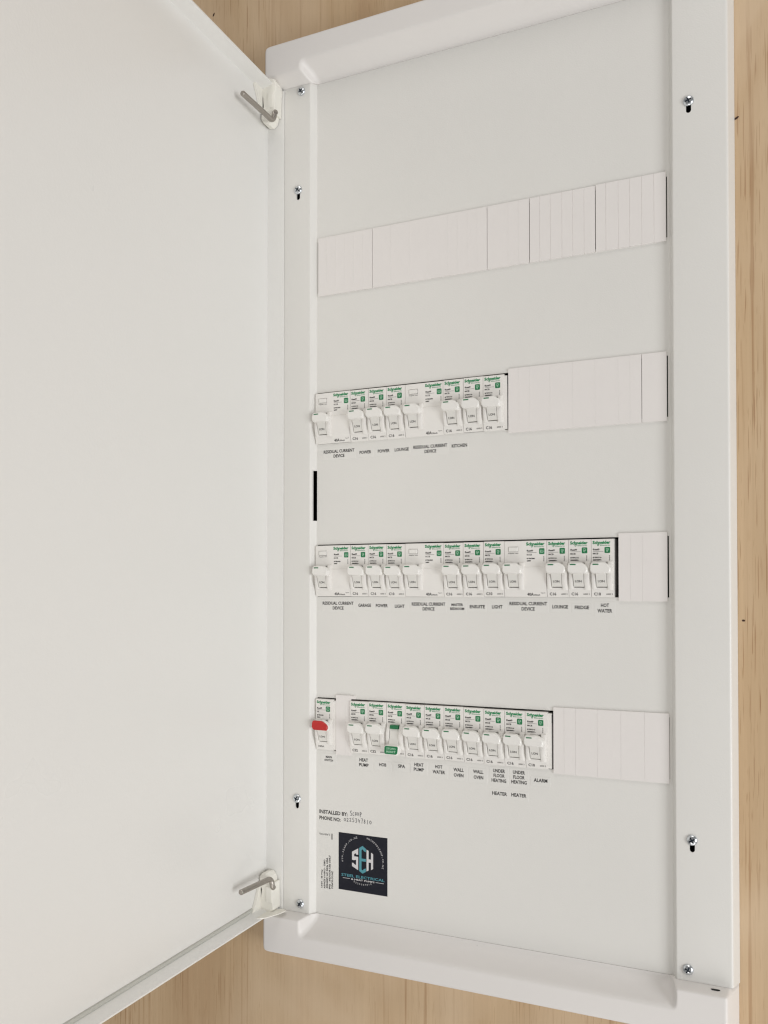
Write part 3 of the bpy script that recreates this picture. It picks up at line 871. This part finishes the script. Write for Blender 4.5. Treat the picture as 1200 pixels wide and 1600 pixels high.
def breaker(kind, row, u, rating, label, group, red=False, tripped=False, side=0.0):
    wd = 36 if kind == 'RCCB' else 18
    name = {'RCCB': 'residual_current_device', 'MCB': 'circuit_breaker', 'SW': 'main_switch'}[kind]
    cat = {'RCCB': 'residual current device', 'MCB': 'circuit breaker', 'SW': 'main switch'}[kind]
    if kind == 'RCCB': cat = 'safety switch'
    jz = random.uniform(-.18, .18)
    t = tag(empty(name, (u, random.uniform(-.3, .25), -PITCH * row + DY + jz)), label, cat, group)
    t.rotation_euler = (R(random.uniform(-.35, .35)), R(random.uniform(-.22, .22)), R(random.uniform(-.4, .4)))
    link('body', BODY[wd], 'body', t)
    if side > 0:
        sw_ = MB().prism_x([(40, HB - 1), (-0.9, HB - 1), (-1.5, HB - 1.6), (-1.5, -HB + 3), (-0.7, -HB + .6), (40, -HB + .6)], 17.9, 17.9 + side).build('side_wall', 'body', t, None)
        MB().box(17.9 + side, 18.3 + side, -.9, 6, HB - 8.5, HB - 2.5).build('clip', 'clip', sw_, None)
    rx = 0.0 if kind != 'RCCB' else 17.6
    bx0, bx1 = (1.1, 15.2) if kind != 'RCCB' else (18.7, 34.2)
    link('brand_lettering', cached(('brand', kind == 'RCCB'), lambda: brand_mesh(bx0, bx1)), 'green', t)
    bg_ = link('badge', cached(('badge', kind == 'RCCB'), lambda: badge_mesh(10.5 if kind != 'RCCB' else 29.7)), 'badge', t)
    link('symbol', cached(('mark', kind), lambda: mark_mesh(10.5 if kind != 'RCCB' else 29.7, kind)), 'badgemark', bg_)
    l1, l2 = {'MCB': ('R9PFC116', '230/400V~'), 'RCCB': ('R9PRC240', '240V'), 'SW': ('R9PS1100', '230V~')}[kind]
    link('small_lettering', cached(('pr', kind), lambda: print_mesh(1.4 if kind != 'RCCB' else 19.3, {'MCB': 'MCB', 'RCCB': 'RCCB', 'SW': 'SW'}[kind], l1, l2, 14.4 if kind != 'RCCB' else 33.6)), 'softink', t)
    if kind == 'MCB':
        link('rating_lettering', cached(('rt', rating), lambda: lower_print(rating, 2.0, 7.4, -20.3, 2.4, 0.03)), 'softink', t)
        link('type_lettering', cached(('ty',), lambda: lower_print('6000 3', 11.6, 16.6, -20.4, 1.35, 0.03)), 'paleink', t)
    elif kind == 'RCCB':
        link('rating_lettering', cached(('rt', rating), lambda: lower_print('40A', 19.4, 24.9, -20.6, 2.5, 0.03)), 'softink', t)
        link('type_lettering', cached(('ty2',), lambda: lower_print('30mA', 25.2, 30.2, -21.1, 1.3, 0.03)), 'softink', t)
        link('type_mark', cached(('ty3',), lambda: lower_print('Type A', 30.8, 34.6, -19.6, 1.0, 0.02)), 'softink', t)
        tb = MB().slab(3.8, 11.6, LY - .45, LY + 1.1, HB - 8.75, HB - 5.05, .25)
        link('test_button', cached(('tb',), lambda: tb.mesh(None)), 'toggle', t)
        link('test_lettering', cached(('tl',), lambda: text_box(MB(), 'Regular test', 3.6, 12.2, HB - 10.2, 1.0, LY - .06, 0.02).mesh(None)), 'softink', t)
    else:
        link('rating_lettering', cached(('rt', rating), lambda: lower_print('100A', 2.6, 8.6, -19.6, 1.8, 0.02)), 'softink', t)
    if not tripped:
        tg = link('toggle', TOG, 'toggle', t)
        tg.location = (random.uniform(-.12, .12) * K, 0, random.uniform(-.2, .2) * K); tg.rotation_euler = (0, R(random.uniform(-.8, .8)), 0)
        if red:
            # red cap over the front of the handle
            p = [(8.8 + (x - 8.8) * .97, .1 + (z - .1) * .93) for x, z in head_poly()]
            link('red_cap', MB().prism_y(p, -11.3, -9.0, .5, 8.8, .1).mesh(30), 'red', tg)
        else:
            link('marker', cached(('mk',), lambda: MB().slab(3.0, 7.6, -10.42, -10.2, 2.35, 3.25, .05).mesh(None)), 'dash', tg)
        sm_ = link('stem', STEM, 'face', t)
        link('lettering', cached(('on',), stem_print), 'softink', sm_)
    else:
        # handle thrown down: green window above, green handle below
        link('indicator', MB().slab(4.9, 12.7, LY - 3.4, LY - .2, 1.0, 4.2, .15).mesh(None), 'dash', t)
        link('stem', MB().prism_x([(-4.8, 1.0), (-5.4, -6), (-7.2, -12), (-8.6, -15), (-2, -15), (-2, 1.0)], 4.45, 13.05).mesh(28), 'face', t)
        p = [(x, z - 16.6) for x, z in [(2.4, 4.0), (14.4, 4.0), (15.4, 3.0), (14.8, -2.6), (13.4, -4.0), (2.2, -4.0), (1.0, -3.0), (1.2, 2.6)]]
        tg = link('toggle', MB().prism_y(p, -10.2, -4.5, .7, 8.2, -16.6).mesh(30), 'toggle', t)
        p2 = [(8.2 + (x - 8.2) * .90, -16.6 + (z + 16.6) * .86) for x, z in p]
        link('green_face', MB().prism_y(p2, -10.42, -10.0, .1, 8.2, -16.6).mesh(None), 'badge', tg)
        tx = MB(); text_box(tx, 'STOPO', 3.9, 12.6, -15.3, 1.75, -10.5, 0.02); text_box(tx, 'RESET', 3.9, 12.6, -17.9, 1.75, -10.5, 0.02)
        link('lettering', tx.mesh(None), 'badgemark', tg)
    return t

G2, G3, G4 = 'circuit breakers and safety switches on the board', 'circuit breakers and safety switches on the board', 'circuit breakers and safety switches on the board'
G = 'circuit breakers and safety switches on the board'
# second row
breaker('RCCB', 1, 0, '40A', 'wide 40A safety switch at the left end of the upper breaker row', G)
breaker('MCB', 1, 36, 'C16', 'white C16 breaker above the left POWER label of the upper breaker row', G)
breaker('MCB', 1, 54, 'C16', 'white C16 breaker between POWER and LOUNGE in the upper breaker row', G)
breaker('MCB', 1, 72, 'C16', 'white C16 breaker above the LOUNGE label in the upper breaker row', G)
breaker('RCCB', 1, 90, '40A', 'wide 40A safety switch left of the kitchen breaker in the upper row', G)
breaker('MCB', 1, 126, 'C16', 'white C16 breaker above the KITCHEN label', G)
breaker('MCB', 1, 144, 'C16', 'unlabelled white C16 breaker just right of the kitchen breaker', G)
breaker('MCB', 1, 162, 'C16', 'white C16 breaker at the right end of the upper row, beside blanking plate', G, side=2.4)
# third row
breaker('RCCB', 2, 0, '40A', 'wide 40A safety switch at the left end of the middle breaker row', G)
breaker('MCB', 2, 36, 'C16', 'white C16 breaker above the GARAGE label', G)
breaker('MCB', 2, 54, 'C16', 'white C16 breaker above POWER, right of the garage breaker', G)
breaker('MCB', 2, 72, 'C10', 'white C10 light breaker left of the second safety switch, middle row', G)
breaker('RCCB', 2, 90, '40A', 'wide 40A safety switch left of the MASTER BEDROOM breaker', G)
breaker('MCB', 2, 126, 'C16', 'white C16 breaker above the MASTER BEDROOM label', G)
breaker('MCB', 2, 144, 'C16', 'white C16 breaker above the ENSUITE label', G)
breaker('MCB', 2, 162, 'C10', 'white C10 light breaker right of the ensuite breaker', G)
breaker('RCCB', 2, 180, '40A', 'wide 40A safety switch at the right of the middle row, before LOUNGE', G)
breaker('MCB', 2, 216, 'C16', 'white C16 breaker above the LOUNGE label of the middle row', G)
breaker('MCB', 2, 234, 'C16', 'white C16 breaker above the FRIDGE label', G)
breaker('MCB', 2, 252, 'C10', 'white C10 breaker above HOT WATER at the right end of the middle row', G)
# fourth row
breaker('SW', 3, 0.6, '100A', 'main switch with a red handle at the left of the bottom row', G, red=True, side=2.2)
breaker('MCB', 3, 36, 'C32', 'white C32 heat pump breaker beside the slim blanking plate', G)
breaker('MCB', 3, 54, 'C32', 'white C32 breaker above the HOB label', G)
breaker('MCB', 3, 72, 'C32', 'switched off breaker with a green handle above the SPA label', G, tripped=True)
breaker('MCB', 3, 90, 'C16', 'white C16 heat pump breaker right of the green handled one', G)
breaker('MCB', 3, 108, 'C16', 'white C16 breaker above HOT WATER in the bottom row', G)
breaker('MCB', 3, 126, 'C16', 'white C16 breaker above the left of two WALL OVEN labels', G)
breaker('MCB', 3, 144, 'C16', 'white C16 breaker above the right of two WALL OVEN labels', G)
breaker('MCB', 3, 162, 'C16', 'white C16 breaker above the left of two UNDER FLOOR HEATING labels', G)
breaker('MCB', 3, 180, 'C16', 'white C16 breaker above the right of two UNDER FLOOR HEATING labels', G)
breaker('MCB', 3, 198, 'C10', 'white C10 breaker above the ALARM label at the right end', G, side=3.2)
